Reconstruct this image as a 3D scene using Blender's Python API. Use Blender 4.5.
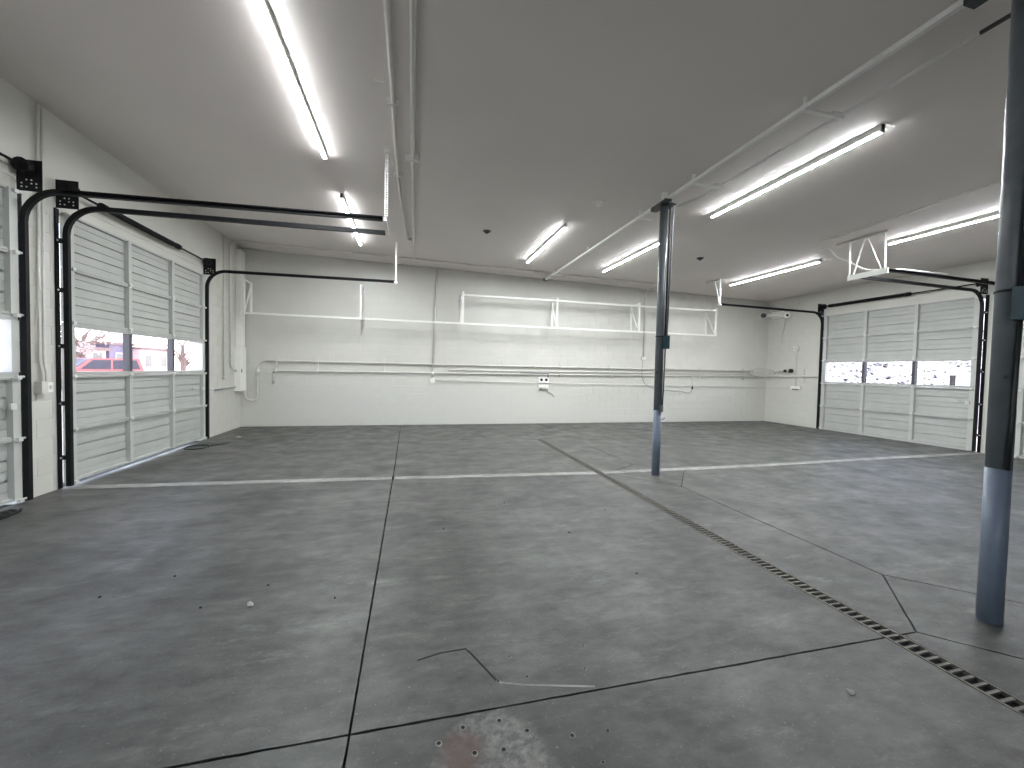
import bpy, bmesh, math, random
from mathutils import Vector, Matrix
random.seed(7)
for o in list(bpy.data.objects):
    bpy.data.objects.remove(o, do_unlink=True)
SC = bpy.context.scene
COL = SC.collection

# ---------------------------------------------------------------- room numbers (metres)
XL, XR, YB, YF = -3.874, 11.083, 10.795, -4.6
def CZ(x):                       # the ceiling falls slightly towards the right wall
    return 4.069 - 0.0218 * x
DOOR_W, SEC_H, DOOR_Z = 3.17, 0.619, 0.045

# ---------------------------------------------------------------- camera
FPX, YAW, PITCH, ROLL = 408.0, 0.2419, -0.0328, 0.0209
cam_d = bpy.data.cameras.new('camera')
cam = bpy.data.objects.new('camera', cam_d)
COL.objects.link(cam)
cam_d.sensor_fit = 'HORIZONTAL'; cam_d.sensor_width = 36.0
cam_d.lens = 36.0 * FPX / 1024.0
cam_d.clip_start = 0.02; cam_d.clip_end = 500
_f = Vector((math.sin(YAW), math.cos(YAW), 0)); _r = Vector((math.cos(YAW), -math.sin(YAW), 0)); _u = Vector((0, 0, 1))
_f2 = _f * math.cos(PITCH) + _u * math.sin(PITCH); _u2 = -_f * math.sin(PITCH) + _u * math.cos(PITCH)
_r3 = _r * math.cos(ROLL) + _u2 * math.sin(ROLL); _u3 = -_r * math.sin(ROLL) + _u2 * math.cos(ROLL)
m = Matrix((_r3, _u3, -_f2)).transposed().to_4x4()
m.translation = Vector((0, 0, 1.45))
cam.matrix_world = m
SC.camera = cam

# ---------------------------------------------------------------- sky, sun, exposure
SC.view_settings.view_transform = 'Standard'
SC.view_settings.look = 'None'
SC.view_settings.exposure = 0.1
SC.view_settings.gamma = 1.0
SC.view_settings.use_curve_mapping = False
TUBE_POWER = 430.0
SKY_POWER = 1.15
w = bpy.data.worlds.new('sky'); SC.world = w; w.use_nodes = True
nt = w.node_tree; nt.nodes.clear()
sky = nt.nodes.new('ShaderNodeTexSky'); sky.sky_type = 'NISHITA'
sky.sun_disc = False; sky.sun_elevation = math.radians(48); sky.sun_rotation = 0.0
sky.altitude = 1300; sky.air_density = 1.0; sky.dust_density = 2.5
bg = nt.nodes.new('ShaderNodeBackground'); bg.inputs['Strength'].default_value = SKY_POWER
wo = nt.nodes.new('ShaderNodeOutputWorld')
hs = nt.nodes.new('ShaderNodeHueSaturation'); hs.inputs['Saturation'].default_value = .6
nt.links.new(sky.outputs[0], hs.inputs['Color']); nt.links.new(hs.outputs[0], bg.inputs[0]); nt.links.new(bg.outputs[0], wo.inputs[0])
sun_d = bpy.data.lights.new('sun', 'SUN'); sun_d.energy = 18.0; sun_d.angle = 0.009; sun_d.color = (1, .96, .9)
sun = bpy.data.objects.new('sun', sun_d); COL.objects.link(sun)
sun.location = (0, 30, 30)
sun.rotation_euler = Vector((0.0, -0.67, -0.74)).to_track_quat('-Z', 'Y').to_euler()

# ---------------------------------------------------------------- materials
def nodemat(name):
    mt = bpy.data.materials.new(name); mt.use_nodes = True
    n = mt.node_tree; b = n.nodes['Principled BSDF']
    return mt, n, b
def mat(name, col, rough=0.5, metal=0.0, var=0.08, scale=6.0, bump=0.0, bscale=60.0, spec=0.5, stretch=None):
    mt, n, b = nodemat(name)
    b.inputs['Roughness'].default_value = rough; b.inputs['Metallic'].default_value = metal
    b.inputs['Specular IOR Level'].default_value = spec
    tc = n.nodes.new('ShaderNodeTexCoord')
    src = tc.outputs['Object']
    if stretch:
        mp = n.nodes.new('ShaderNodeMapping'); mp.inputs['Scale'].default_value = stretch
        n.links.new(src, mp.inputs[0]); src = mp.outputs[0]
    nz = n.nodes.new('ShaderNodeTexNoise'); nz.inputs['Scale'].default_value = scale
    nz.inputs['Detail'].default_value = 5
    n.links.new(src, nz.inputs['Vector'])
    rp = n.nodes.new('ShaderNodeValToRGB')
    rp.color_ramp.elements[0].position = .3; rp.color_ramp.elements[1].position = .7
    rp.color_ramp.elements[0].color = (*[c * (1 - var) for c in col], 1)
    rp.color_ramp.elements[1].color = (*[min(1, c * (1 + var)) for c in col], 1)
    n.links.new(nz.outputs[0], rp.inputs[0]); n.links.new(rp.outputs[0], b.inputs['Base Color'])
    if bump > 0:
        n2 = n.nodes.new('ShaderNodeTexNoise'); n2.inputs['Scale'].default_value = bscale; n2.inputs['Detail'].default_value = 4
        n.links.new(src, n2.inputs['Vector'])
        bp = n.nodes.new('ShaderNodeBump'); bp.inputs['Strength'].default_value = bump; bp.inputs['Distance'].default_value = .01
        n.links.new(n2.outputs[0], bp.inputs['Height']); n.links.new(bp.outputs[0], b.inputs['Normal'])
    return mt
def emit_mat(name, col, power):
    mt, n, b = nodemat(name)
    b.inputs['Base Color'].default_value = (.9, .9, .9, 1)
    b.inputs['Emission Color'].default_value = (*col, 1); b.inputs['Emission Strength'].default_value = power
    return mt
def concrete(name, dark, light, patch, seed=0.0, rough=.47, stains=False):
    mt, n, b = nodemat(name); L = n.links.new; b.inputs['Specular IOR Level'].default_value = .4
    g = n.nodes.new('ShaderNodeNewGeometry')
    def noise(scale, det, st=(1, 1, 1), rg=.55):
        mp = n.nodes.new('ShaderNodeMapping'); mp.inputs['Scale'].default_value = st; mp.inputs['Location'].default_value = (seed, seed * 1.7, 0)
        L(g.outputs['Position'], mp.inputs[0])
        z = n.nodes.new('ShaderNodeTexNoise'); z.inputs['Scale'].default_value = scale; z.inputs['Detail'].default_value = det
        z.inputs['Roughness'].default_value = rg
        L(mp.outputs[0], z.inputs['Vector']); return z.outputs[0]
    def ramp(s, p0, c0, p1, c1):
        r = n.nodes.new('ShaderNodeValToRGB'); r.color_ramp.elements[0].position = p0; r.color_ramp.elements[1].position = p1
        r.color_ramp.elements[0].color = (*c0, 1); r.color_ramp.elements[1].color = (*c1, 1); L(s, r.inputs[0]); return r.outputs[0]
    def mix(fac, a, c, mode='MIX', f=None):
        x = n.nodes.new('ShaderNodeMixRGB'); x.blend_type = mode
        if f is not None: x.inputs[0].default_value = f
        else: L(fac, x.inputs[0])
        L(a, x.inputs[1])
        if isinstance(c, tuple): x.inputs[2].default_value = (*c, 1)
        else: L(c, x.inputs[2])
        return x.outputs[0]
    base = ramp(noise(.9, 8, (1, 1.6, 1), .62), .36, dark, .64, light)
    sm = ramp(noise(5.0, 8, (1, 2.2, 1), .65), .34, (.66, .66, .66), .66, (1.3, 1.3, 1.3))
    c = mix(None, base, sm, 'MULTIPLY', 1.0)
    pf = ramp(noise(2.3, 9, (.8, 2.4, 1), .7), .57, (0, 0, 0), .70, (.6, .6, .6))
    c = mix(pf, c, patch)
    sp = ramp(noise(70, 3, rg=.6), .63, (0, 0, 0), .72, (.5, .5, .5))
    c = mix(sp, c, tuple(x * 1.5 for x in patch))
    dk = ramp(noise(9, 8, (1, 1.5, 1), .7), .50, (0, 0, 0), .80, (.55, .55, .55))
    c = mix(dk, c, tuple(x * .5 for x in dark))
    if stains:                                     # old machine-base patch and its rust stain, with ragged edges
        def spot(cx, cy, sx, sy, scale, amp, p0, p1, k):
            mp = n.nodes.new('ShaderNodeMapping'); mp.inputs['Location'].default_value = (-cx/sx, -cy/sy, 0); mp.inputs['Scale'].default_value = (1/sx, 1/sy, 0)
            L(g.outputs['Position'], mp.inputs[0])
            ln = n.nodes.new('ShaderNodeVectorMath'); ln.operation = 'LENGTH'; L(mp.outputs[0], ln.inputs[0])
            ad = n.nodes.new('ShaderNodeMath'); ad.operation = 'MULTIPLY_ADD'; ad.inputs[1].default_value = amp
            L(noise(scale, 6, rg=.65), ad.inputs[0]); L(ln.outputs['Value'], ad.inputs[2])
            dv = n.nodes.new('ShaderNodeMath'); dv.operation = 'DIVIDE'; dv.inputs[1].default_value = 4.0; L(ad.outputs[0], dv.inputs[0])
            return ramp(dv.outputs[0], p0 / 4, (k,) * 3, p1 / 4, (0, 0, 0))
        pt = ramp(noise(26, 6, rg=.7), .36, (.07, .068, .064), .66, (.26, .252, .235))
        c = mix(spot(.32, 1.40, .215, .26, 14, .9, 1.28, 1.52, .9), c, pt)
        c = mix(spot(.205, 1.50, .085, .10, 22, 1.4, 1.35, 1.9, .8), c, (.085, .05, .042))
        c = mix(spot(.20, 1.40, .05, .08, 22, 1.4, 1.2, 1.8, .7), c, (.095, .06, .05))
    L(c, b.inputs['Base Color'])
    rr = ramp(noise(3.0, 5), .3, (rough - .1,) * 3, .7, (rough + .12,) * 3); L(rr, b.inputs['Roughness'])
    bp = n.nodes.new('ShaderNodeBump'); bp.inputs['Strength'].default_value = .25; bp.inputs['Distance'].default_value = .004
    L(noise(45, 6), bp.inputs['Height']); L(bp.outputs[0], b.inputs['Normal'])
    return mt

M = {}
M['wall'] = mat('painted_block_white', (.62, .61, .56), .42, var=.045, scale=1.2, bump=.18, bscale=35)
M['wallcore'] = mat('painted_mortar_white', (.60, .59, .54), .5, var=.05, scale=2, bump=.2, bscale=50)
M['plaster'] = mat('painted_board_white', (.62, .61, .56), .5, var=.04, scale=1.0, bump=.1, bscale=25)
M['ceil'] = mat('ceiling_paint', (.77, .72, .68), .6, var=.03, scale=.7, bump=.06, bscale=14)
M['white'] = mat('white_enamel', (.88, .875, .83), .4, var=.03, scale=8)
M['conduit'] = mat('painted_conduit', (.64, .63, .58), .4, var=.06, scale=10)
M['conduitc'] = mat('ceiling_conduit_paint', (.74, .715, .67), .4, var=.05, scale=10)
M['galv'] = mat('galvanised_white', (.66, .67, .64), .35, .3, var=.1, scale=20)
M['door'] = mat('door_steel_grey', (.44, .448, .425), .45, var=.05, scale=3, spec=.4)
M['stile'] = mat('door_stile_grey', (.50, .508, .48), .42, var=.05, scale=5)
M['mull'] = mat('dark_mullion', (.07, .07, .08), .5, var=.1)
M['black'] = mat('black_steel', (.008, .008, .009), .55, .0, var=.25, scale=14, spec=.2)
M['spring'] = mat('spring_black', (.006, .006, .007), .6, .0, spec=.2, var=.25, scale=14)
M['hole'] = mat('dark_hole', (.01, .01, .01), .9, var=.1)
M['blue'] = mat('column_blue_paint', (.165, .20, .262), .38, var=.10, scale=9)
M['slate'] = mat('column_slate_paint', (.135, .153, .166), .38, var=.15, scale=9)
M['teal'] = mat('teal_box_paint', (.008, .042, .058), .45, var=.2, scale=12)
M['cable'] = mat('black_cable', (.014, .015, .017), .5, var=.2)
M['greypipe'] = mat('grey_conduit', (.30, .32, .34), .35, .5, var=.12, scale=10)
M['iron'] = mat('cast_iron', (.15, .14, .12), .6, .2, var=.35, scale=24, bump=.3)
M['pit'] = mat('drain_pit', (.004, .004, .004), .9, var=.2)
M['slab'] = concrete('slab_concrete', (.046, .047, .043), (.094, .093, .086), (.185, .182, .168), stains=True)
M['strip'] = concrete('joint_strip_concrete', (.20, .20, .188), (.31, .308, .29), (.42, .415, .39), 4.0, .55)
M['patchm'] = concrete('patch_concrete', (.16, .15, .14), (.27, .265, .25), (.38, .37, .345), 9.0, .6)
M['rust'] = concrete('rust_stained_concrete', (.10, .06, .05), (.17, .11, .09), (.22, .17, .14), 2.0, .6)
M['soil'] = mat('joint_dirt', (.012, .012, .011), .95, var=.3, scale=30)
M['asphalt'] = mat('pale_yard', (.55, .53, .52), .8, var=.15, scale=.6)
M['rubber'] = mat('black_rubber', (.006, .006, .006), .85, var=.3, scale=30, bump=.4)
M['lens'] = mat('dark_lens', (.008, .008, .008), .2, var=.1)
M['paper'] = mat('pale_litter', (.34, .33, .30), .7, var=.15, scale=60)
M['tubeside'] = emit_mat('led_frosted_side', (.93, .97, 1.0), 15.0)
M['tube'] = emit_mat('led_tube_glow', (.93, .97, 1.0), TUBE_POWER)
# thin window plastic
mt, n, b = nodemat('clear_pane')
n.nodes.remove(b)
tr = n.nodes.new('ShaderNodeBsdfTransparent'); tr.inputs[0].default_value = (.97, .95, .97, 1)
gl = n.nodes.new('ShaderNodeBsdfGlossy'); gl.inputs['Roughness'].default_value = .08
nz = n.nodes.new('ShaderNodeTexNoise'); nz.inputs['Scale'].default_value = 3
tcn = n.nodes.new('ShaderNodeTexCoord'); n.links.new(tcn.outputs['Object'], nz.inputs['Vector'])
mm = n.nodes.new('ShaderNodeMath'); mm.operation = 'MULTIPLY_ADD'; mm.inputs[1].default_value = .02; mm.inputs[2].default_value = .04
n.links.new(nz.outputs[0], mm.inputs[0])
mx = n.nodes.new('ShaderNodeMixShader'); n.links.new(mm.outputs[0], mx.inputs[0])
n.links.new(tr.outputs[0], mx.inputs[1]); n.links.new(gl.outputs[0], mx.inputs[2])
n.links.new(mx.outputs[0], n.nodes['Material Output'].inputs[0])
M['pane'] = mt

# ---------------------------------------------------------------- mesh helpers
def NB(): return bmesh.new()
def box(bm, lo, hi):
    x0, y0, z0 = [min(a, b) for a, b in zip(lo, hi)]; x1, y1, z1 = [max(a, b) for a, b in zip(lo, hi)]
    v = [bm.verts.new(p) for p in ((x0,y0,z0),(x1,y0,z0),(x1,y1,z0),(x0,y1,z0),(x0,y0,z1),(x1,y0,z1),(x1,y1,z1),(x0,y1,z1))]
    for f in ((3,2,1,0),(4,5,6,7),(0,1,5,4),(1,2,6,5),(2,3,7,6),(3,0,4,7)): bm.faces.new([v[i] for i in f])
    return bm
def bar(bm, p0, p1, a, c=None, up=(0, 0, 1)):      # square bar between two points
    c = c or a
    p0, p1 = Vector(p0), Vector(p1); d = (p1 - p0).normalized(); up = Vector(up)
    if abs(d.dot(up)) > .99: up = Vector((0, 1, 0))
    s = d.cross(up).normalized(); t = s.cross(d).normalized()
    v = []
    for p in (p0, p1):
        for i, j in ((-1,-1),(1,-1),(1,1),(-1,1)): v.append(bm.verts.new(p + s*i*a/2 + t*j*c/2))
    for f in ((3,2,1,0),(4,5,6,7),(0,1,5,4),(1,2,6,5),(2,3,7,6),(3,0,4,7)): bm.faces.new([v[i] for i in f])
    return bm
def tube(bm, pts, r, n=10, caps=True):
    pts = [Vector(p) for p in pts]; rings = []
    t0 = (pts[1] - pts[0]).normalized()
    up = Vector((0, 0, 1)) if abs(t0.z) < .9 else Vector((1, 0, 0))
    s = t0.cross(up).normalized()
    rr = r if isinstance(r, (list, tuple)) else [r] * len(pts)
    for i, p in enumerate(pts):
        if i == 0: t = t0
        elif i == len(pts) - 1: t = (pts[i] - pts[i-1]).normalized()
        else: t = ((pts[i] - pts[i-1]).normalized() + (pts[i+1] - pts[i]).normalized()).normalized()
        s = (s - t * s.dot(t)).normalized(); q = t.cross(s)
        rings.append([bm.verts.new(p + (s*math.cos(2*math.pi*k/n) + q*math.sin(2*math.pi*k/n)) * rr[i]) for k in range(n)])
    for a, c in zip(rings, rings[1:]):
        for k in range(n):
            f = bm.faces.new((a[k], a[(k+1) % n], c[(k+1) % n], c[k])); f.smooth = True
    if caps:
        bm.faces.new(rings[0][::-1]); bm.faces.new(rings[-1])
    return bm
def bend(pts, r=.08, n=5):                          # round the corners of a polyline
    pts = [Vector(p) for p in pts]; out = [pts[0]]
    for a, p, c in zip(pts, pts[1:], pts[2:]):
        u, v = (a - p), (c - p); k = min(r, u.length * .45, v.length * .45)
        A, B = p + u.normalized() * k, p + v.normalized() * k
        for i in range(n + 1):
            t = i / n; out.append(A*(1-t)**2 + p*2*t*(1-t) + B*t*t)
    out.append(pts[-1]); return out
def prism(bm, poly, z0, z1):
    lo = [bm.verts.new((x, y, z0)) for x, y in poly]; hi = [bm.verts.new((x, y, z1)) for x, y in poly]
    k = len(poly); bm.faces.new(hi); bm.faces.new(lo[::-1])
    for i in range(k): bm.faces.new((lo[i], lo[(i+1) % k], hi[(i+1) % k], hi[i]))
    return bm
def mesh(name, bm):
    bmesh.ops.recalc_face_normals(bm, faces=bm.faces)
    me = bpy.data.meshes.new(name); bm.to_mesh(me); bm.free(); return me
def obj(name, bm, m, parent=None, loc=None):
    me = bm if isinstance(bm, bpy.types.Mesh) else mesh(name, bm)
    if not me.materials: me.materials.append(M[m] if isinstance(m, str) else m)
    o = bpy.data.objects.new(name, me); COL.objects.link(o)
    if parent: o.parent = parent
    if loc is not None: o.location = loc
    return o
def tag(o, label, cat, group=None):
    o['label'] = label; o['category'] = cat
    if group: o['group'] = group
    return o
def thing(name, label, cat, loc=(0, 0, 0), group=None):
    o = bpy.data.objects.new(name, None); COL.objects.link(o); o.location = loc; o.empty_display_size = .1
    return tag(o, label, cat, group)
def child(name, bm, m, parent):
    """mesh given in world coordinates, stored relative to its (unrotated) top-level parent"""
    p = parent; off = Vector((0, 0, 0))
    while p: off += p.location; p = p.parent
    bmesh.ops.translate(bm, verts=bm.verts, vec=-off)
    return obj(name, bm, m, parent)
def sub(name, parent):
    o = bpy.data.objects.new(name, None); COL.objects.link(o); o.parent = parent; return o
def struct(o, label=None, cat=None):
    o['kind'] = 'structure'
    if label: o['label'] = label
    if cat: o['category'] = cat
    return o

# ================================================================ THE SETTING
# ---------------------------------------------------------------- floor
b_ = NB(); box(b_, (XL - .2, YF - .2, -.30), (XR + .2, YB + .2, -.022))
floor = struct(obj('floor', b_, 'soil'), 'grey concrete garage floor cut into slabs by dark joints', 'floor')
def inset(poly, d):
    k = len(poly); out = []
    ar = sum(poly[i][0]*poly[(i+1) % k][1] - poly[(i+1) % k][0]*poly[i][1] for i in range(k))
    if ar < 0: poly = poly[::-1]
    for i in range(k):
        a, p, c = Vector(poly[i-1]), Vector(poly[i]), Vector(poly[(i+1) % k])
        u, v = (p - a).normalized(), (c - p).normalized()
        n1, n2 = Vector((-u.y, u.x)), Vector((-v.y, v.x)); s = n1 + n2
        q = p + s * (d / max(.3, 1 + n1.dot(n2))); out.append((q.x, q.y))
    return out
DX0, DX1 = 2.595, 2.715
def wy(x):                                         # the pale strip bows a little
    P = [(-4, 5.66), (-1.34, 5.54), (2.63, 5.30), (5.6, 5.33), (8.5, 5.47), (11.2, 5.56)]
    for (a, ya), (c, yc) in zip(P, P[1:]):
        if x <= c: return ya + (yc - ya) * (x - a) / (c - a)
    return P[-1][1]
SW = .15
J = 1.665
slabs = [
    [(XL, YF), (-.22, YF), (-.22, J), (XL, J)],
    [(-.22, YF), (DX0, YF), (DX0, J), (-.22, J)],
    [(XL, J), (-.22, J), (-.22, wy(-.22)), (-1.34, wy(-1.34)), (XL, wy(XL))],
    [(-.22, J), (DX0, J), (DX0, wy(DX0)), (-.22, wy(-.22))],
    [(XL, wy(XL) + SW), (-1.34, wy(-1.34) + SW), (-.22, wy(-.22) + SW), (-.25, YB), (XL, YB)],
    [(-.22, wy(-.22) + SW), (DX0, wy(DX0) + SW), (DX0, YB), (-.25, YB)],
    [(DX1, YF), (3.4, YF), (3.4, 1.10), (2.83, J), (DX1, J)],
    [(3.4, YF), (XR, YF), (XR, J), (3.97, J), (3.4, 1.10)],
    [(DX1, J), (2.83, J), (3.4, 2.22), (3.4, 4.54), (2.86, 5.17), (DX1, wy(DX1))],
    [(3.4, 2.22), (3.97, J), (XR, J), (XR, wy(XR)), (8.5, wy(8.5)), (5.6, wy(5.6)), (4.02, wy(4.0)), (3.4, 4.54)],
    [(DX1, wy(DX1) + SW), (2.95, wy(3) + SW), (3.43, 5.78), (3.43, YB), (DX1, YB)],
    [(3.43, 5.78), (3.75, wy(4) + SW), (5.6, wy(5.6) + SW), (8.5, wy(8.5) + SW), (XR, wy(XR) + SW), (XR, YB), (3.43, YB)],
    [(3.4, 1.10), (3.97, J), (3.4, 2.22), (2.83, J)],
    [(3.4, 4.54), (4.02, wy(4.0)), (2.72, wy(2.75)), (2.86, 5.17)],
    [(2.95, wy(3) + SW), (3.75, wy(3.7) + SW), (3.43, 5.78)],
]
def ragged_edges(poly):
    out = []
    for i, p in enumerate(poly):
        a, c = Vector(p), Vector(poly[(i+1) % len(poly)]); L = (c - a).length; k = max(1, int(min(L / .06, 90))); out.append(p)
        nn = Vector((-(c - a).y, (c - a).x)).normalized()
        for j in range(1, k):
            q = a + (c - a)*(j/k) + nn*random.choice((0, 0, .001, -.001, .0025)); out.append((q.x, q.y))
    return out
for p in slabs:
    q = ragged_edges(inset(p, .005)); b_ = NB(); prism(b_, q, -.024, 0.0); obj('floor_slab', b_, 'slab', floor)
for xs in ((XL, -1.34, -.235), (-.205, DX0), (DX1, 5.6, 8.5, XR)):
    b_ = NB(); prism(b_, [(x, wy(x) + .006) for x in xs] + [(x, wy(x) + SW - .002) for x in xs[::-1]], -.024, .002)
    obj('joint_strip', b_, 'strip', floor)
def ragged(cx, cy, rx, ry, k, amp, seed):
    rn = random.Random(seed); return [(cx + math.cos(2*math.pi*i/k)*rx*(1+rn.uniform(-amp, amp)), cy + math.sin(2*math.pi*i/k)*ry*(1+rn.uniform(-amp, amp))) for i in range(k)]
for i, (x, y) in enumerate([(.41,1.81),(.50,1.96),(.55,1.81),(.90,1.96),(.84,1.80),(.37,1.60),(.22,1.60),(.25,1.48),(.36,1.47),(.47,1.53),(.64,1.47),(.12,1.55),(.79,1.46),(.71,1.34)]):
    big = 5 <= i <= 11; r = .014 if big else .010; z = .0012
    b_ = NB(); rn = random.Random(i)
    inn = [(x + math.cos(a)*r*.62, y + math.sin(a)*r*.62) for a in [k*math.pi/5 for k in range(10)]]
    out = [(x + math.cos(a)*r*rn.uniform(1.0, 1.5), y + math.sin(a)*r*rn.uniform(1.0, 1.5)) for a in [k*math.pi/5 for k in range(10)]]
    vi = [b_.verts.new((*p, z + .0015)) for p in inn]; vo = [b_.verts.new((*p, z - .003)) for p in out]
    for k in range(10): b_.faces.new((vi[k], vi[(k+1) % 10], vo[(k+1) % 10], vo[k]))
    h = obj('anchor_hole_rim', b_, 'strip' if big else 'patchm', floor)
    b_ = NB(); prism(b_, inn, z - .002, z + .0006); obj('anchor_hole', b_, 'hole', h)
def flatstrip(name, pts, wd, z, m):
    b_ = NB(); P = [Vector(p) for p in pts]; L_, R_ = [], []
    for i, p in enumerate(P):
        t = (P[min(i+1, len(P)-1)] - P[max(i-1, 0)]).normalized(); nn = Vector((-t.y, t.x))
        L_.append(p + nn*wd/2); R_.append(p - nn*wd/2)
    prism(b_, [tuple(p) for p in L_] + [tuple(p) for p in R_[::-1]], z - .0015, z); return obj(name, b_, m, floor)
flatstrip('sealed_saw_cut', [(.045, 2.03), (.16, 2.06), (.29, 2.065), (.31, 2.03), (.405, 1.815)], .010, .0008, 'soil')
flatstrip('mortar_streak', [(.41, 1.805), (.52, 1.765), (.62, 1.74), (.84, 1.685)], .012, .0008, 'strip')

# ---------------------------------------------------------------- ceiling, its seams and the left-wall edge, shaped to tilt up so tube light misses and darkens it
b_ = NB()
prof = [(XL - .2, CZ(XL) + .025), (XL + .02, CZ(XL) + .02), (XL + .42, CZ(XL + .42)), (XR + .2, CZ(XR + .2))]
for ya, yb in ((YF - .2, YB + .2),):
    lo0 = [b_.verts.new((x, ya, z)) for x, z in prof]; lo1 = [b_.verts.new((x, yb, z)) for x, z in prof]
    hi0 = [b_.verts.new((x, ya, 4.5)) for x, z in prof]; hi1 = [b_.verts.new((x, yb, 4.5)) for x, z in prof]
    for i in range(3):
        b_.faces.new((lo0[i], lo0[i+1], lo1[i+1], lo1[i])); b_.faces.new((hi0[i], hi1[i], hi1[i+1], hi0[i+1]))
        b_.faces.new((lo0[i], hi0[i], hi0[i+1], lo0[i+1])); b_.faces.new((lo1[i], lo1[i+1], hi1[i+1], hi1[i]))
    b_.faces.new((lo0[0], lo1[0], hi1[0], hi0[0])); b_.faces.new((lo0[3], hi0[3], hi1[3], lo1[3]))
ceiling = struct(obj('ceiling', b_, 'ceil'), 'smooth grey painted garage ceiling carrying tube lights', 'ceiling')
for x, y0, y1 in ((2.31, 3.9, 6.4), (2.31, 6.9, 8.6), (.62, 6.6, 8.2)):
    b_ = NB(); box(b_, (x - .006, y0, CZ(x) - .002), (x + .006, y1, CZ(x) + .01)); obj('taped_seam', b_, 'ceil', ceiling)

# ---------------------------------------------------------------- walls
DOORS = [('door_1', -1, 1.99, 'left'), ('door_2', -1, 5.775, 'left'), ('door_3', 1, 5.745, 'right'), ('door_4', 1, 1.99, 'right')]
OPZ = 3.09
def side_wall(name, xin, sgn, ys, label):
    b_ = NB(); x0, x1 = xin + sgn * .004, xin + sgn * .22
    edges = [YF] + [e for y in ys for e in (y - .052, y + DOOR_W + .052)] + [YB + .2]
    for i in range(0, len(edges), 2): box(b_, (x0, edges[i], -.02), (x1, edges[i+1], OPZ))
    box(b_, (x0, YF, OPZ), (x1, YB + .2, CZ(xin) + .15))
    return struct(obj(name, b_, 'wallcore'), label, 'wall')
wl = side_wall('wall_left', XL, -1, [1.99, 5.775], 'white painted block wall holding the two roll-up doors beside the wire trough')
wr = side_wall('wall_right', XR, 1, [1.99, 5.745], 'white painted block wall with roll-up doors and an emergency light')
b_ = NB(); box(b_, (XL - .2, YB + .004, -.02), (XR + .2, YB + .22, 4.4))
wb = struct(obj('wall_back', b_, 'wallcore'), 'long white painted block wall with pipes and a steel shelf frame', 'wall')
FX0, FX1, FZ = -2.6, .2, 2.6                     # open doorway behind the camera
b_ = NB()
box(b_, (XL - .2, YF - .2, -.02), (FX0, YF, 4.4)); box(b_, (FX1, YF - .2, -.02), (XR + .2, YF, 4.4)); box(b_, (FX0, YF - .2, FZ), (FX1, YF, 4.4))
wf = struct(obj('wall_front', b_, 'plaster'), 'white wall with an open doorway facing the long pipe wall', 'wall')
def block_mesh(L, H, axis, sg):
    """one painted block: proud face with eased edges; axis 'x' lies on the back wall, 'y' on a side wall"""
    g, e, p = .001, .0035, .003
    def P(a, v, nn): return (a, -nn, v) if axis == 'x' else (sg * nn, a, v)
    b_ = NB()
    o = [b_.verts.new(P(a, v, -.002)) for a, v in ((g, g), (L-g, g), (L-g, H-g), (g, H-g))]
    i = [b_.verts.new(P(a, v, p)) for a, v in ((g+e, g+e), (L-g-e, g+e), (L-g-e, H-g-e), (g+e, H-g-e))]
    b_.faces.new(i)
    for k in range(4): b_.faces.new((o[k], o[(k+1) % 4], i[(k+1) % 4], i[k]))
    me = bpy.data.meshes.new('block')
    bm2 = b_; bmesh.ops.recalc_face_normals(bm2, faces=bm2.faces)
    want = Vector(P(0, 0, 1)) - Vector(P(0, 0, 0))
    f0 = max(bm2.faces, key=lambda f: f.calc_area())
    if f0.normal.dot(want) < 0: bmesh.ops.reverse_faces(bm2, faces=bm2.faces)
    bm2.to_mesh(me); bm2.free(); me.materials.append(M['wall']); return me
BL, BH = .4064, .2032
cache = {}
def blk(L, axis, sg):
    k = (round(L, 3), axis, sg)
    if k not in cache: cache[k] = block_mesh(L, BH, axis, sg)
    return cache[k]
def courses(a0, a1, z0, rows):
    for r in range(rows):
        a = a0 - (BL / 2 if r % 2 else 0)
        while a < a1 - .005:
            s, e = max(a, a0), min(a + BL, a1)
            if e - s > .02: yield s, e - s, z0 + r * BH
            a += BL
for par, xin, sg, spans in ((wl, XL - .004, 1, ((1.99 + DOOR_W + .052, 5.775 - .052), (5.775 + DOOR_W + .052, YB))), (wr, XR + .004, -1, ((1.99 + DOOR_W + .052, 5.745 - .052), (5.745 + DOOR_W + .052, YB)))):
    for a0, a1 in spans:
        for s, L, z in courses(a0, a1, 0.0, 16):
            obj('block', blk(L, 'y', sg), None, par, (xin + sg * random.uniform(-.0006, .0006), s, z))
n_ = 0; rest = NB()
for s, L, z in courses(XL, XR, 0.0, 20):
    if z < 8 * BH - .01:
        obj('block', blk(L, 'x', 1), None, wb, (s, YB + .004 - random.uniform(-.0006, .0006), z)); n_ += 1
    else:
        me = blk(L, 'x', 1); k = len(rest.verts); rest.from_mesh(me); rest.verts.ensure_lookup_table()
        bmesh.ops.translate(rest, verts=rest.verts[k:], vec=(s, YB + .004 + random.uniform(-.0006, .0006), z))
o = bpy.data.objects.new('upper_blockwork', bpy.data.meshes.new('upper_blockwork')); rest.to_mesh(o.data); rest.free()
o.data.materials.append(M['wall']); COL.objects.link(o); o.parent = wb; o['kind'] = 'stuff'
for nm, xin, sg in (('trim_1', XL, 1), ('trim_2', XR, -1)):   # smooth boarded frieze above the doors
    b_ = NB(); box(b_, (xin - sg * .003, YF + .01, 3.27), (xin + sg * .004, YB - .002, CZ(xin) + .03))
    struct(obj(nm, b_, 'plaster'), 'smooth white board above the roll-up doors on the ' + ('trough-side' if sg > 0 else 'emergency-light') + ' wall', 'trim')
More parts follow.
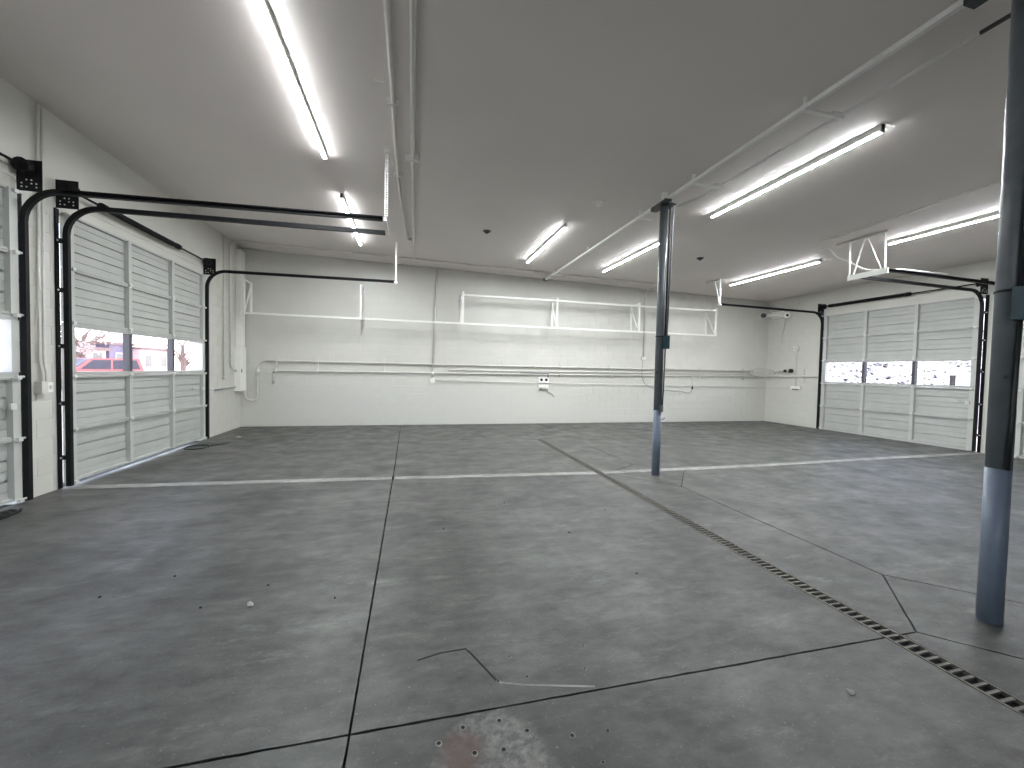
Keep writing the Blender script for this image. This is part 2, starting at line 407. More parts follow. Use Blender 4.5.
b_ = NB(); bar(b_, (XR - .012, 9.05, 3.43), (XR - .012, 3.2, 3.60), .012, .03); struct(obj('trim_3', b_, 'plaster'), 'thin sloping white batten above the emergency-light wall doors', 'trim')

# ================================================================ ROLL-UP DOORS
def make_door(name, sg, y0, label):
    """sg -1: left wall (interior is +x); sg 1: right wall. local x = towards interior times -sg"""
    X = XL if sg < 0 else XR; I = -sg
    root = bpy.data.objects.new(name, None); COL.objects.link(root); root.location = (X, y0, DOOR_Z)
    struct(root, label, 'roll-up door')
    W, S = DOOR_W, SEC_H
    prof = [(0, .046), (.026, .046), (.030, .008)]
    def groove(v, h, d): return [(v - h/2, .008), (v - h/4, .008 - d), (v + h/4, .008 - d), (v + h/2, .008)]
    for k, (h, d) in zip((1, 2, 3, 4, 5), ((.014, .007), (.024, .022), (.014, .007), (.024, .022), (.014, .007))):
        prof += groove(S * k / 6, h, d)
    prof += [(S - .030, .008), (S - .026, .046), (S - .004, .046)]
    b_ = NB(); f0, f1 = [], []
    pl = prof + [(S - .004, -.02), (0, -.02)]
    for u, ff in ((0, f0), (W, f1)):
        for v, nn in pl: ff.append(b_.verts.new((I * nn, u, v)))
    k = len(pl)
    for i in range(k): b_.faces.new((f0[i], f0[(i+1) % k], f1[(i+1) % k], f1[i]))
    b_.faces.new(f0); b_.faces.new(f1[::-1])
    skin = mesh('section_skin', b_); skin.materials.append(M['door'])
    ST = [(0.0, .085), (W/3 - .032, .064), (2*W/3 - .032, .064), (W - .085, .085)]
    stile_me = []
    for u, ww in ST:
        b_ = NB(); box(b_, (I*.0, u, .002), (I*.060, u + ww, S - .006))
        box(b_, (I*.0, u + ww*.5 - .004, .02), (I*.050, u + ww*.5 + .004, S - .02)) if 0 else None
        me = mesh('stile', b_); me.materials.append(M['stile']); stile_me.append(me)
    b_ = NB(); box(b_, (I*.060, -.026, -.030), (I*.066, .026, .030)); tube(b_, [(I*.070, -.03, 0), (I*.070, .03, 0)], .009, 8)
    hinge = mesh('hinge', b_); hinge.materials.append(M['galv'])
    b_ = NB(); box(b_, (I*.060, -.02, -.035), (I*.09, .025, .0)); tube(b_, [(I*.07, -.09, -.01), (I*.07, .0, -.01)], .012, 8)
    roller0 = mesh('roller_bracket', b_); roller0.materials.append(M['galv'])
    b_ = NB(); box(b_, (I*.060, -.025, -.035), (I*.09, .02, .0)); tube(b_, [(I*.07, .0, -.01), (I*.07, .09, -.01)], .012, 8)
    roller1 = mesh('roller_bracket', b_); roller1.materials.append(M['galv'])
    for i in range(5):
        z = i * S
        if i != 2:
            sec = obj('door_section', skin, None, root, (0, 0, z))
            for (u, ww), me in zip(ST, stile_me): obj('stile', me, None, sec)
        else:
            b_ = NB(); box(b_, (-I*.02, 0, 0), (I*.046, W, .048)); sec = obj('window_section', b_, 'door', root, (0, 0, z))
            b_ = NB(); box(b_, (-I*.02, 0, S - .055), (I*.046, W, S - .004)); obj('top_rail', b_, 'door', sec)
            for j, (u, ww) in enumerate(ST):
                b_ = NB(); box(b_, (-I*.02, u, .048), (I*.058, u + ww, S - .055))
                obj('stile' if j in (0, 3) else 'mullion', b_, 'stile' if j in (0, 3) else 'mull', sec)
            for (ua, wa), (ub, _) in zip(ST, ST[1:]):
                b_ = NB(); box(b_, (-I*.004, ua + wa - .004, .044), (I*.001, ub + .004, S - .051)); obj('pane', b_, 'pane', sec)
        if i:
            for u, ww in ST[1:3]: obj('hinge', hinge, None, sec, (0, u + ww/2, 0))
        obj('roller_bracket', roller0, None, sec, (0, .04, .012)); obj('roller_bracket', roller1, None, sec, (0, W - .04, .012))
        if i == 4:
            obj('roller_bracket', roller0, None, sec, (0, .04, S - .01)); obj('roller_bracket', roller1, None, sec, (0, W - .04, S - .01))
        if i == 0:
            b_ = NB(); box(b_, (-I*.03, 0, -.004 if sg < 0 else -.036), (I*.034, W, .004)); obj('bottom_seal', b_, 'stile', sec)
        if i == 1:
            hu = W - .33 if sg < 0 else .33
            b_ = NB(); tube(b_, bend([(I*.02, hu - .08, .34), (I*.055, hu - .08, .34), (I*.055, hu + .08, .34), (I*.02, hu + .08, .34)], .02), .008, 8); obj('lift_handle', b_, 'galv', sec)
            b_ = NB(); e = W - .10 if sg < 0 else .10; box(b_, (I*.06, e - .03, .30), (I*.08, e + .03, .36)); obj('latch', b_, 'galv', sec)
    return root
D1 = make_door('door_1', -1, 1.99, 'grey ribbed roll-up door on the trough-side wall, the one with the black rag at its foot')
D2 = make_door('door_2', -1, 5.775, 'grey ribbed roll-up door next to the electrical panel corner')
D3 = make_door('door_3', 1, 5.745, 'grey ribbed roll-up door next to the emergency light, gravel bank in its panes')
D4 = make_door('door_4', 1, 1.99, 'grey ribbed roll-up door partly hidden by the near blue column with the teal box')

# ---------------------------------------------------------------- tracks: one at each side of each door
def make_track(sg, y, ymouth, xend, zend, label, zh=3.235, brackets=True):
    X = XL if sg < 0 else XR; I = -sg
    t = thing('door_track', label, 'track', (X, y, 0), 'black roll-up door tracks')
    s = 1 if ymouth > y else -1                     # side of the door leaf
    # vertical channel, curve and horizontal run as one swept C-section
    R = .32; n_ = .075
    path = [(n_, .02), (n_, zh - R)] + [(n_ + R - R*math.cos(a), zh - R + R*math.sin(a)) for a in [math.pi/2*k/8 for k in range(1, 9)]] + [(abs(xend - X), zend)]
    b_ = NB()
    cs = [(-.024, -.022), (.024, -.022), (.024, .022), (-.024, .022)]  # (across the path, along y)
    def sweep(path, cs):
        rings = []
        for i, p in enumerate(path):
            a = path[max(i-1, 0)]; c = path[min(i+1, len(path)-1)]
            d = Vector((c[0]-a[0], c[1]-a[1])).normalized(); nn = Vector((-d.y, d.x))
            rings.append([b_.verts.new((X + I*(p[0] + nn.x*q), y + yy, p[1] + nn.y*q)) for q, yy in cs])
        k = len(cs)
        for a, c in zip(rings, rings[1:]):
            for j in range(k): b_.faces.new((a[j], a[(j+1) % k], c[(j+1) % k], c[j]))
        b_.faces.new(rings[0]); b_.faces.new(rings[-1][::-1])
    # C-profile: web plus two lips
    sweep(path[:2], cs)
    child('vertical_rail', b_, 'black', t)
    b_ = NB(); sweep(path[1:-1], cs); child('curved_rail', b_, 'black', t)
    b_ = NB(); sweep(path[-2:], [(-.026, -.022 * s), (.026, -.022 * s), (.026, .022 * s), (.016, .022 * s), (.016, -.012 * s), (-.016, -.012 * s), (-.016, .022 * s), (-.026, .022 * s)]); child('horizontal_rail', b_, 'black', t)
    # wall angle and short jamb brackets
    b_ = NB(); ya = ymouth - s * .056
    box(b_, (X + I*.005, ya, .0), (X + I*.016, ya - s*.052, 3.15)); child('wall_angle', b_, 'black', t)
    for z in (.35, .97, 1.62, 2.25, 2.8):
        b_ = NB(); box(b_, (X + I*.012, y, z - .025), (X + I*.05, ya - s * .02, z + .025)); child('jamb_bracket', b_, 'black', t)
        b_ = NB(); tube(b_, [(X + I*.016, ya - s*.03, z), (X + I*.024, ya - s*.03, z)], .012, 6); child('bolt', b_, 'galv', t)
    return t
def bearing(t, X, I, y):
    b_ = NB(); box(b_, (X + I*.004, y - .004, 3.16), (X + I*.21, y + .004, 3.47)); pl = child('bearing_plate', b_, 'black', t)
    b_ = NB(); tube(b_, [(X + I*.10, y - .03, 3.385), (X + I*.10, y + .03, 3.385)], .045, 14); child('bearing', b_, 'spring', t).parent = pl
    for i in range(4):
        for j in range(3):
            if (i + j) % 3 == 2: continue
            b_ = NB(); px, pz = X + I*(.045 + .04*i), 3.20 + .035*j
            tube(b_, [(px, y - .0065, pz), (px, y + .0065, pz)], .008, 6); child('slot', b_, 'galv', t).parent = pl
def make_spring(sg, y0, y1, ys0, ys1, label):
    X = XL if sg < 0 else XR; I = -sg
    t = thing('torsion_spring', label, 'spring', (X, y0, 3.385), 'torsion springs over the roll-up doors')
    x, z = X + I*.10, 3.385
    b_ = NB(); tube(b_, [(x, y0, z), (x, y1, z)], .014, 8); child('shaft', b_, 'spring', t)
    b_ = NB(); pts = []; turns = int((ys1 - ys0) / .017); 
    n_ = 10 * turns
    for i in range(n_ + 1):
        a = 2*math.pi*i/10; pts.append((x + math.cos(a)*.033, ys0 + (ys1 - ys0)*i/n_, z + math.sin(a)*.033))
    tube(b_, pts, .0078, 5); child('coil', b_, 'spring', t)
    for yy in (y0, y1): bearing(t, X, I, yy)
    for yy in (ys0, ys1):
        b_ = NB(); tube(b_, [(x, yy - .05, z), (x, yy + .05, z)], .044, 12); child('winding_cone', b_, 'spring', t)
    for yy in (y0 + .06, y1 - .06):
        b_ = NB(); tube(b_, [(x, yy - .04, z), (x, yy - .03, z), (x, yy + .03, z), (x, yy + .04, z)], [.07, .055, .055, .07], 14); child('cable_drum', b_, 'black', t)
    return t
W = DOOR_W
NMS = {(-1, 1.99): 'the door with the black rag', (-1, 5.775): 'the door next to the electrical panel', (1, 5.745): 'the door next to the emergency light', (1, 1.99): 'the door behind the teal-boxed column'}
ends = {}
for (sg, y0), nm in NMS.items():
    X = XL if sg < 0 else XR
    xe = -.36 if sg < 0 else 7.67
    for y, mouth, side in ((y0 - .045, y0, 0), (y0 + W + .045, y0 + W, 1)):
        inner = (side == 1) == (y0 < 4)
        lab = 'black steel track of ' + nm + (', pier side' if inner else ', side away from the pier')
        make_track(sg, y, mouth, xe, (3.24 if y < 8 else 3.265) if sg < 0 else 3.265, lab, zh=(3.17 if y0 < 4 else 3.195 if side == 0 else 3.235) if sg < 0 else 3.225)
        ends[(sg, y0, side)] = (xe, y)
make_spring(-1, 5.775 - .075, 5.775 + W + .075, 6.27, 7.94, 'black torsion spring over the door next to the electrical panel')
make_spring(-1, 1.99 - .075, 1.99 + W + .075, 2.5, 4.2, 'black torsion spring over the trough-side wall door with the black rag')
make_spring(1, 5.745 - .075, 5.745 + W + .075, 6.96, 8.72, 'black torsion spring over the door next to the emergency light')
make_spring(1, 1.99 - .075, 1.99 + W + .075, 3.1, 4.8, 'black torsion spring over the door behind the teal-boxed column')

# ---------------------------------------------------------------- track hangers
def perforated(bm, x, y, z0, z1, w=.04):
    # angle iron with a row of punched holes: rungs between two edge strips
    box(bm, (x - w/2, y - .002, z0), (x - w/2 + .011, y + .002, z1)); box(bm, (x + w/2 - .011, y - .002, z0), (x + w/2, y + .002, z1))
    box(bm, (x - w/2 - .002, y - .002, z0), (x - w/2 + .001, y + .035, z1))
    z = z0
    while z < z1:
        box(bm, (x - w/2 + .010, y - .0019, z), (x + w/2 - .010, y + .0019, min(z + .014, z1))); z += .030
t = thing('track_hanger', 'white perforated hanger strip holding two track ends of the trough-side doors', 'hanger', (-.33, 5.3, CZ(-.33)))
b_ = NB(); perforated(b_, -.325, 5.285, 3.30, CZ(-.33) - .002); child('perforated_strip', b_, 'white', t)
b_ = NB(); box(b_, (-.355, 5.20, 3.22), (-.315, 5.76, 3.26)); child('cross_angle', b_, 'white', t)
b_ = NB(); box(b_, (-.36, 5.18, CZ(-.33) - .004), (-.29, 5.32, CZ(-.33))); child('ceiling_foot', b_, 'white', t)
yA = 5.775 + W + .045
t = thing('track_hanger', 'plain white hanger strip at the end of the track nearest the pipe wall, trough side', 'hanger', (-.36, yA, CZ(-.36)))
b_ = NB(); box(b_, (-.365, yA - .02, 3.24), (-.325, yA - .015, CZ(-.36) - .001)); box(b_, (-.365, yA - .02, 3.24), (-.36, yA + .02, CZ(-.36) - .001)); child('angle_strip', b_, 'white', t)
b_ = NB(); box(b_, (-.38, yA - .03, 3.235), (-.31, yA + .03, 3.275)); child('end_clip', b_, 'white', t)
yB, yC = 1.99 + W + .045, 5.745 - .045
cz = CZ(7.75)
t = thing('track_hanger', 'white braced steel hanger frame joining two track ends near the emergency-light wall', 'hanger', (7.8, 5.5, cz))
b_ = NB(); box(b_, (7.60, yB - .06, cz - .035), (7.605, yC + .28, cz + .003)); box(b_, (7.60, yB - .06, cz - .004), (7.635, yC + .28, cz + .003)); child('ceiling_angle', b_, 'white', t)
b_ = NB(); box(b_, (7.63, yB - .06, 3.20), (7.665, yC + .08, 3.29)); child('bottom_angle', b_, 'white', t)
for ya_, yb_ in ((yB - .02, yB - .02), (yC + .05, yC + .05)):
    b_ = NB(); bar(b_, (7.64, ya_, 3.24), (7.612, yb_, cz - .003), .035, .012); child('upright', b_, 'white', t)
for ya_, yb_ in ((yB + .02, yB + .26), (yC, yC - .20)):
    b_ = NB(); bar(b_, (7.645, ya_, 3.24), (7.612, yb_, cz - .003), .03, .008); child('brace', b_, 'white', t)
yD = 5.745 + W + .045
t = thing('track_hanger', 'small white angled hanger on the track running past the emergency light', 'hanger', (7.7, yD, cz))
b_ = NB(); box(b_, (7.62, yD - .03, cz - .03), (7.625, yD + .5, cz + .001)); box(b_, (7.62, yD - .03, cz - .004), (7.65, yD + .5, cz + .001)); child('ceiling_angle', b_, 'white', t)
b_ = NB(); bar(b_, (7.655, yD - .02, 3.25), (7.635, yD - .02, cz - .002), .035, .012); child('upright', b_, 'white', t)
b_ = NB(); bar(b_, (7.66, yD, 3.25), (7.632, yD + .18, cz - .002), .028, .008); child('brace', b_, 'white', t)
b_ = NB(); box(b_, (7.63, yD - .035, 3.235), (7.69, yD + .03, 3.275)); child('end_clip', b_, 'white', t)
for x, sg, y in ((-.36, -1, 1.99 - .045), (7.63, 1, 1.99 - .045)):
    t = thing('track_hanger', 'white hanger strip on the outermost track of the ' + ('trough-side doors' if sg < 0 else 'emergency-light wall doors'), 'hanger', (x, y, CZ(x)))
    b_ = NB(); box(b_, (x - .02, y - .02, 3.24), (x + .02, y - .014, CZ(x) - .001)); child('angle_strip', b_, 'white', t)
    b_ = NB(); box(b_, (x - .03, y - .03, 3.235), (x + .03, y + .03, 3.275)); child('end_clip', b_, 'white', t)

# ================================================================ TUBE LIGHTS
def tube_light(x, y0, y1, label):
    z = CZ(x); t = thing('tube_light', label, 'light', (x, y0, z), 'long white LED tube lights on the ceiling')
    b_ = NB(); box(b_, (x - .021, y0, z - .060), (x + .021, y1, z - .001)); child('housing', b_, 'white', t)
    b_ = NB(); box(b_, (x - .0165, y0 + .02, z - .0745), (x + .0165, y1 - .02, z - .0605)); child('frosted_side', b_, 'tubeside', t)
    b_ = NB(); box(b_, (x - .0175, y0 + .02, z - .0752), (x + .0175, y1 - .02, z - .0748)); lens = child('glowing_tube', b_, 'tube', t)
    for ya in (y0, y1 - .02):
        b_ = NB(); box(b_, (x - .022, ya, z - .078), (x + .022, ya + .02, z - .001)); child('end_cap', b_, 'white', t)
    return t
tube_light(-1.07, 3.14, 5.56, 'long LED tube between the perforated hanger and the trough-side doors')
tube_light(-1.07, 6.75, 9.20, 'long LED tube seen behind the horizontal tracks of the door by the electrical panel')
tube_light(2.555, 6.72, 9.15, 'long LED tube beside the taped ceiling seam, drain side of the strut rail')
tube_light(4.50, 6.78, 9.20, 'long LED tube beside the strut rail end nearest the pipe wall')
tube_light(4.51, 3.14, 5.53, 'long LED tube beside the thin conduit between the two columns')
tube_light(8.15, 6.73, 9.19, 'long LED tube near the small angled track hanger')
tube_light(8.17, 3.14, 5.51, 'long LED tube beside the braced hanger frame')
# ================================================================ CEILING CONDUITS AND RAIL
def cpt(x, y, off): return (x, y, CZ(x) - off)
def conduit(name, pts, r, label, cat, m='conduit', clamps=(), group=None, br=.1, n=10):
    t = thing(name, label, cat, pts[0], group)
    b_ = NB(); tube(b_, bend(pts, br), r, n); child('pipe', b_, m, t)
    for (p, q) in clamps:
        b_ = NB(); bar(b_, p, q, .04, .02); child('clamp', b_, m, t)
    return t
t = conduit('ceiling_conduit', [cpt(-.20, -1, .03), cpt(-.205, 4.0, .03), cpt(-.215, 5.75, .03), cpt(-.125, 8.55, .03), cpt(.0, 8.62, .03)], .021, 'painted conduit on the ceiling that kinks sideways near its end', 'conduit', 'conduitc', br=.12)
for y in (4.25, 5.8): b_ = NB(); box(b_, (-.26, y - .018, CZ(-.2) - .055), (-.14, y + .018, CZ(-.2) - .0)); child('strap', b_, 'conduitc', t)
t = conduit('ceiling_conduit', [cpt(-.03, -1, .035), cpt(-.02, 5.3, .035), cpt(.02, 10.0, .035)], .024, 'straight painted conduit on the ceiling running to the pipe wall', 'conduit', 'conduitc')
for y in (5.28,): b_ = NB(); box(b_, (-.11, y - .05, CZ(0) - .075), (.06, y + .0, CZ(0) - .0)); child('strap', b_, 'white', t)
conduit('ceiling_conduit', [(XL + .03, 10.13, 1.62), (XL + .03, 10.13, CZ(XL) - .10), (XL + .20, 10.05, CZ(XL) - .035), (0, 10.03, CZ(0) - .03), (6.50, 10.03, CZ(6.5) - .03), (6.63, 10.25, CZ(6.6) - .03), (6.63, YB - .03, CZ(6.6) - .08), (6.63, YB - .025, 1.93)], .020, 'long painted conduit crossing the ceiling just before the pipe wall', 'conduit', 'conduitc', br=.14)
for x in (-1.3, 1.3, 3.0, 5.4): b_ = NB(); tube(b_, [cpt(x - .05, 10.03, .03), cpt(x + .05, 10.03, .03)], .026, 10); child('coupling', b_, 'conduitc', bpy.data.objects['ceiling_conduit.002'])
conduit('ceiling_conduit', [cpt(7.17, 5.9, .03), cpt(6.95, 3.3, .03), cpt(6.75, 1.2, .03)], .017, 'thin painted conduit on the ceiling by the braced hanger frame', 'conduit', 'conduitc')
t = thing('loose_cable', 'short white cable dangling from the ceiling to the braced hanger frame', 'cable', cpt(7.2, 6.3, 0))
b_ = NB(); tube(b_, bend([cpt(7.25, 6.0, .15), cpt(7.30, 5.95, .09), cpt(7.38, 5.92, .12), cpt(7.48, 5.88, .28), cpt(7.62, 5.80, .34), (7.8, 5.6, 3.36), (8.2, 5.30, 3.335), (9.2, 5.235, 3.315)], .08), .014, 8); child('cable', b_, 'white', t)
# strut rail between the columns with cross arms
RX = 3.45
t = thing('strut_rail', 'white steel rail hung under the ceiling above both blue columns', 'rail', (RX, 1.5, CZ(RX)))
def strut(ya, yb):
    b_ = NB(); z0, z1 = CZ(RX) - .115, CZ(RX) - .075
    box(b_, (RX - .021, ya, z0), (RX - .017, yb, z1)); box(b_, (RX + .017, ya, z0), (RX + .021, yb, z1)); box(b_, (RX - .017, ya, z0), (RX + .017, yb, z0 + .004)); child('rail', b_, 'white', t)
strut(1.93, 10.52)
for y, l in ((3.05, .30), (4.57, .30), (5.81, .20), (7.78, .20), (9.79, .20)):
    b_ = NB(); box(b_, (RX - .03, y - .02, CZ(RX) - .135), (RX + l, y + .02, CZ(RX) - .115)); child('cross_arm', b_, 'white', t)
    b_ = NB(); box(b_, (RX - .018, y - .015, CZ(RX) - .08), (RX + .018, y + .015, CZ(RX) + .005)); child('drop_rod', b_, 'white', t)
b_ = NB(); box(b_, (RX - .05, 10.47, CZ(RX) - .125), (RX + .05, 10.52, CZ(RX) - .065)); child('end_cap', b_, 'mull', t)
t = thing('overhead_conduit', 'thin white conduit hung beside the strut rail between the two columns', 'conduit', (3.86, 2.1, CZ(3.86)))
b_ = NB(); tube(b_, [(3.86, 2.09, CZ(3.86) - .09), (3.85, 4.9, CZ(3.86) - .09), (3.72, 5.25, CZ(3.7) - .11)], .016, 8); child('pipe', b_, 'white', t)
b_ = NB(); tube(b_, [(3.86, 2.10, CZ(3.86) - .09), (3.86, 1.85, CZ(3.86) - .09), (3.6, 1.7, CZ(3.86) - .11)], .016, 8); child('flexible_end', b_, 'cable', t)
for y in (3.05, 4.57): b_ = NB(); box(b_, (3.752, y - .012, CZ(3.8) - .13), (3.88, y + .012, CZ(3.8) - .075)); child('hook', b_, 'white', t)

# ceiling fittings
t = thing('smoke_detector', 'white round smoke detector on the ceiling before the strut rail', 'smoke detector', (2.69, 5.71, CZ(2.69)))
b_ = NB(); z = CZ(2.69); tube(b_, [(2.69, 5.71, z), (2.69, 5.71, z - .02)], .085, 20); child('base_plate', b_, 'white', t)
b_ = NB(); tube(b_, [(2.69, 5.71, z - .02), (2.69, 5.71, z - .05), (2.69, 5.71, z - .07)], [.07, .065, .04], 20); child('cover', b_, 'white', t)
for (x, y), lab in (((1.33, 7.59), 'dark little ceiling boss between the seam and the straight conduit'), ((5.96, 7.60), 'dark little ceiling boss between the strut rail and the small angled hanger')):
    t = thing('ceiling_boss', lab, 'ceiling fitting', (x, y, CZ(x)), 'dark ceiling bosses'); z = CZ(x)
    b_ = NB(); tube(b_, [(x, y, z), (x, y, z - .012)], .075, 18); child('ring', b_, 'mull', t)
    b_ = NB(); tube(b_, [(x, y, z - .012), (x, y, z - .035), (x, y, z - .05)], [.045, .04, .02], 14); child('cap', b_, 'mull', t)
t = thing('ceiling_hook', 'tiny white hook on the ceiling beside the kinked conduit', 'hook', cpt(-.33, 3.95, 0))
b_ = NB(); z = CZ(-.33); tube(b_, bend([(-.36, 3.95, z), (-.36, 3.95, z - .05), (-.27, 3.95, z - .05), (-.27, 3.95, z - .02)], .02), .006, 6); child('wire', b_, 'white', t)

# ================================================================ COLUMNS
def column(x, y, label, bo, br):
    z = CZ(x)
    t = thing('steel_column', label, 'column', (x, y, 0), 'round blue-grey steel columns')
    b_ = NB(); tube(b_, [(x, y, 0.0), (x, y, .93)], .056, 24); child('lower_shaft', b_, 'blue', t)
    b_ = NB(); tube(b_, [(x, y, .93), (x, y, z - .19)], .056, 24); child('upper_shaft', b_, 'slate', t)
    b_ = NB(); box(b_, (x - .12, y - .10, z - .19), (x + .12, y + .10, z - .175)); box(b_, (x - .05, y - .10, z - .175), (x + .05, y + .26, z - .12)); child('cap_plate', b_, 'cable', t)
    b_ = NB(); box(b_, (x - .03, y - .03, z - .12), (x + .03, y + .03, z + .01)); child('riser', b_, 'white', t)
    b_ = NB(); tube(b_, bend([(x + .02, y - .10, z - .165), (x + .105 + bo, y - .07, z - .165), (x + .10 + bo, y - .07, z - .3), (x + .055 + bo, y - .08, 1.98)], .05), .013, 8); child('conduit', b_, 'greypipe', t)
    b_ = NB(); tube(b_, bend([(x - .02, y - .10, z - .165), (x + .045 + bo, y - .075, z - .2), (x + .05 + bo, y - .07, z - .4), (x + .03 + bo, y - .075, 1.98)], .05), .012, 8); child('cable', b_, 'cable', t)
    b_ = NB(); tube(b_, [(x + .045 + bo, y - .07, 1.82), (x + .042 + bo, y - .062, 1.2), (x + .030 + bo, y - .060, .93)], .010, 8); child('drop_cable', b_, 'cable', t)
    bx = sub('switch_box', t)
    b_ = NB(); box(b_, (x + br[0], y - .125, 1.80), (x + br[1], y - .058, 1.985)); q = child('box_body', b_, 'teal', t); q.parent = bx
    b_ = NB(); box(b_, (x + br[0] + .006, y - .131, 1.81), (x + br[1] - .006, y - .125, 1.965)); q = child('cover', b_, 'teal', t); q.parent = bx
    b_ = NB(); tube(b_, [(x, y, 1.97), (x, y, 1.985)], .0605, 24); child('band_clamp', b_, 'cable', t)
    if bo == 0: b_ = NB(); box(b_, (x - .015, y - .085, .91), (x + .035, y - .05, 1.0)); child('receptacle', b_, 'slate', t)
    if bo == 0: b_ = NB(); tube(b_, bend([(x + .05, y - .02, .80), (x + .09, y - .03, .80), (x + .09, y - .03, .83)], .015), .006, 6); child('hook', b_, 'cable', t)
    b_ = NB(); tube(b_, [(x - .045, y - .030, 1.47), (x - .056, y - .038, 1.47)], .011, 10); child('stud', b_, 'cable', t)
    return t
column(3.425, 5.155, 'round blue-grey steel column standing on the pale floor strip', 0.0, (.005, .075))
column(3.415, 1.655, 'round blue-grey steel column standing in a diamond slab beside the trench drain', -.075, (-.095, .04))

# ================================================================ SHELF FRAME on the pipe wall
SY = YB - .45
t = thing('shelf_frame', 'white welded steel shelf frame fixed high on the pipe wall', 'shelf frame', (-3.69, YB, 2.6))
b_ = NB(); bar(b_, (-3.70, SY, 2.615), (8.76, SY, 2.615), .042); child('lower_rail', b_, 'white', t)
b_ = NB(); bar(b_, (1.24, SY, 3.335), (8.73, SY, 3.335), .042); child('upper_rail', b_, 'white', t)
for i, x in enumerate((-3.66, -1.185, 1.24, 3.75, 6.185, 8.73)):
    br = sub('bracket', t); top = 3.42 if i > 0 else 3.39
    def bit(nm, p, q, a=.042):
        b_ = NB(); bar(b_, p, q, a); o = child(nm, b_, 'white', t); o.parent = br
    bit('front_post', (x, SY, 2.595), (x, SY, top), .05)
    bit('wall_post', (x, YB - .025, 2.65), (x, YB - .025, top - .02))
    bit('bottom_arm', (x, SY + .02, 2.615), (x, YB - .01, 2.66), .034)
    bit('top_arm', (x, SY + .02, top - .03), (x, YB - .01, top - .04), .034)
    bit('brace', (x, SY + .02, 2.64), (x, YB - .03, 3.27), .03)

# ================================================================ PIPES on the pipe wall
PY = YB - .045
def wallpipe(pts, r, label, m='conduit', br=.10, cat='pipe', couplings=()):
    t = conduit('wall_pipe', pts, r, label, cat, m, br=br)
    for p, q, rr in couplings: b_ = NB(); tube(b_, [p, q], rr, 10); child('coupling', b_, m, t)
    return t
wallpipe([(XL + .14, 10.58, .87), (XL + .16, 10.60, .66), (-3.62, PY, .62), (-3.52, PY, .66), (-3.52, PY, 1.40), (-3.40, PY, 1.57), (2.0, PY, 1.57), (10.55, PY, 1.585)], .022, 'topmost of the long pipes on the pipe wall, bending down to the electrical panel', br=.14, couplings=[((-3.52, PY, 1.24), (-3.52, PY, 1.36), .042), ((3.2, PY, 1.572), (3.3, PY, 1.572), .028), ((8.0, PY, 1.58), (8.1, PY, 1.58), .028)])
wallpipe([(-3.18, PY, 1.02), (-3.18, PY, 1.33), (-.6, PY, 1.345), (4, PY, 1.36), (10.45, PY, 1.43), (XR - .05, PY, 1.43), (XR - .045, 9.07, 1.46)], .020, 'long pipe just under the topmost one, its end turned down near the panel', br=.05, couplings=[((-3.18, PY, 1.30), (-3.10, PY, 1.33), .034)])
wallpipe([(.93, PY, 1.42), (4, PY, 1.45), (10.2, PY, 1.495), (10.6, PY, 1.52)], .015, 'short-start middle pipe between the two longest pipes on the pipe wall')
wallpipe([(.52, PY, 1.16), (3.4, PY, 1.13), (7.7, PY, 1.105), (XR - .05, PY, 1.095), (XR - .04, 9.85, 1.13)], .011, 'thin lowest conduit on the pipe wall, starting at a round box')
wallpipe([(.60, PY + .01, CZ(.6) - .01), (.52, PY + .01, 1.20)], .020, 'upright conduit dropping from the ceiling to the round box', br=.01)
wallpipe([(8.29, PY - .02, 1.46), (8.29, PY - .03, 1.06)], .012, 'short pipe dropping below the long pipes behind the far column', br=.01)
t = thing('junction_box', 'round white junction box on the pipe wall at the foot of the upright conduit', 'junction box', (.53, YB, 1.16))
b_ = NB(); tube(b_, [(.53, YB, 1.155), (.53, YB - .08, 1.155)], .062, 18); child('body', b_, 'white', t)
b_ = NB(); tube(b_, [(.53, YB - .08, 1.155), (.53, YB - .09, 1.155)], .066, 18); child('cover', b_, 'white', t)
b_ = NB(); tube(b_, [(.53, PY, 1.29), (.53, PY, 1.38)], .032, 10); child('elbow_fitting', b_, 'white', t)
for i, x in enumerate((-3.12, -2.22, -.68, .92, 2.40, 4.04, 5.54, 8.60, 10.18)):
    t = thing('pipe_strap', ('first second third fourth fifth sixth seventh eighth ninth'.split()[i]) + ' small upright pipe strap on the pipe wall, counted from the electrical panel', 'pipe strap', (x, YB, 1.3), 'pipe straps on the pipe wall')
    b_ = NB(); box(b_, (x - .02, YB - .021, 1.30), (x + .02, YB, 1.68)); child('strut', b_, 'conduit', t)
    for z in (1.57, 1.35): b_ = NB(); box(b_, (x - .012, PY - .032, z - .035), (x + .012, YB - .01, z + .035)); child('clamp', b_, 'conduit', t)
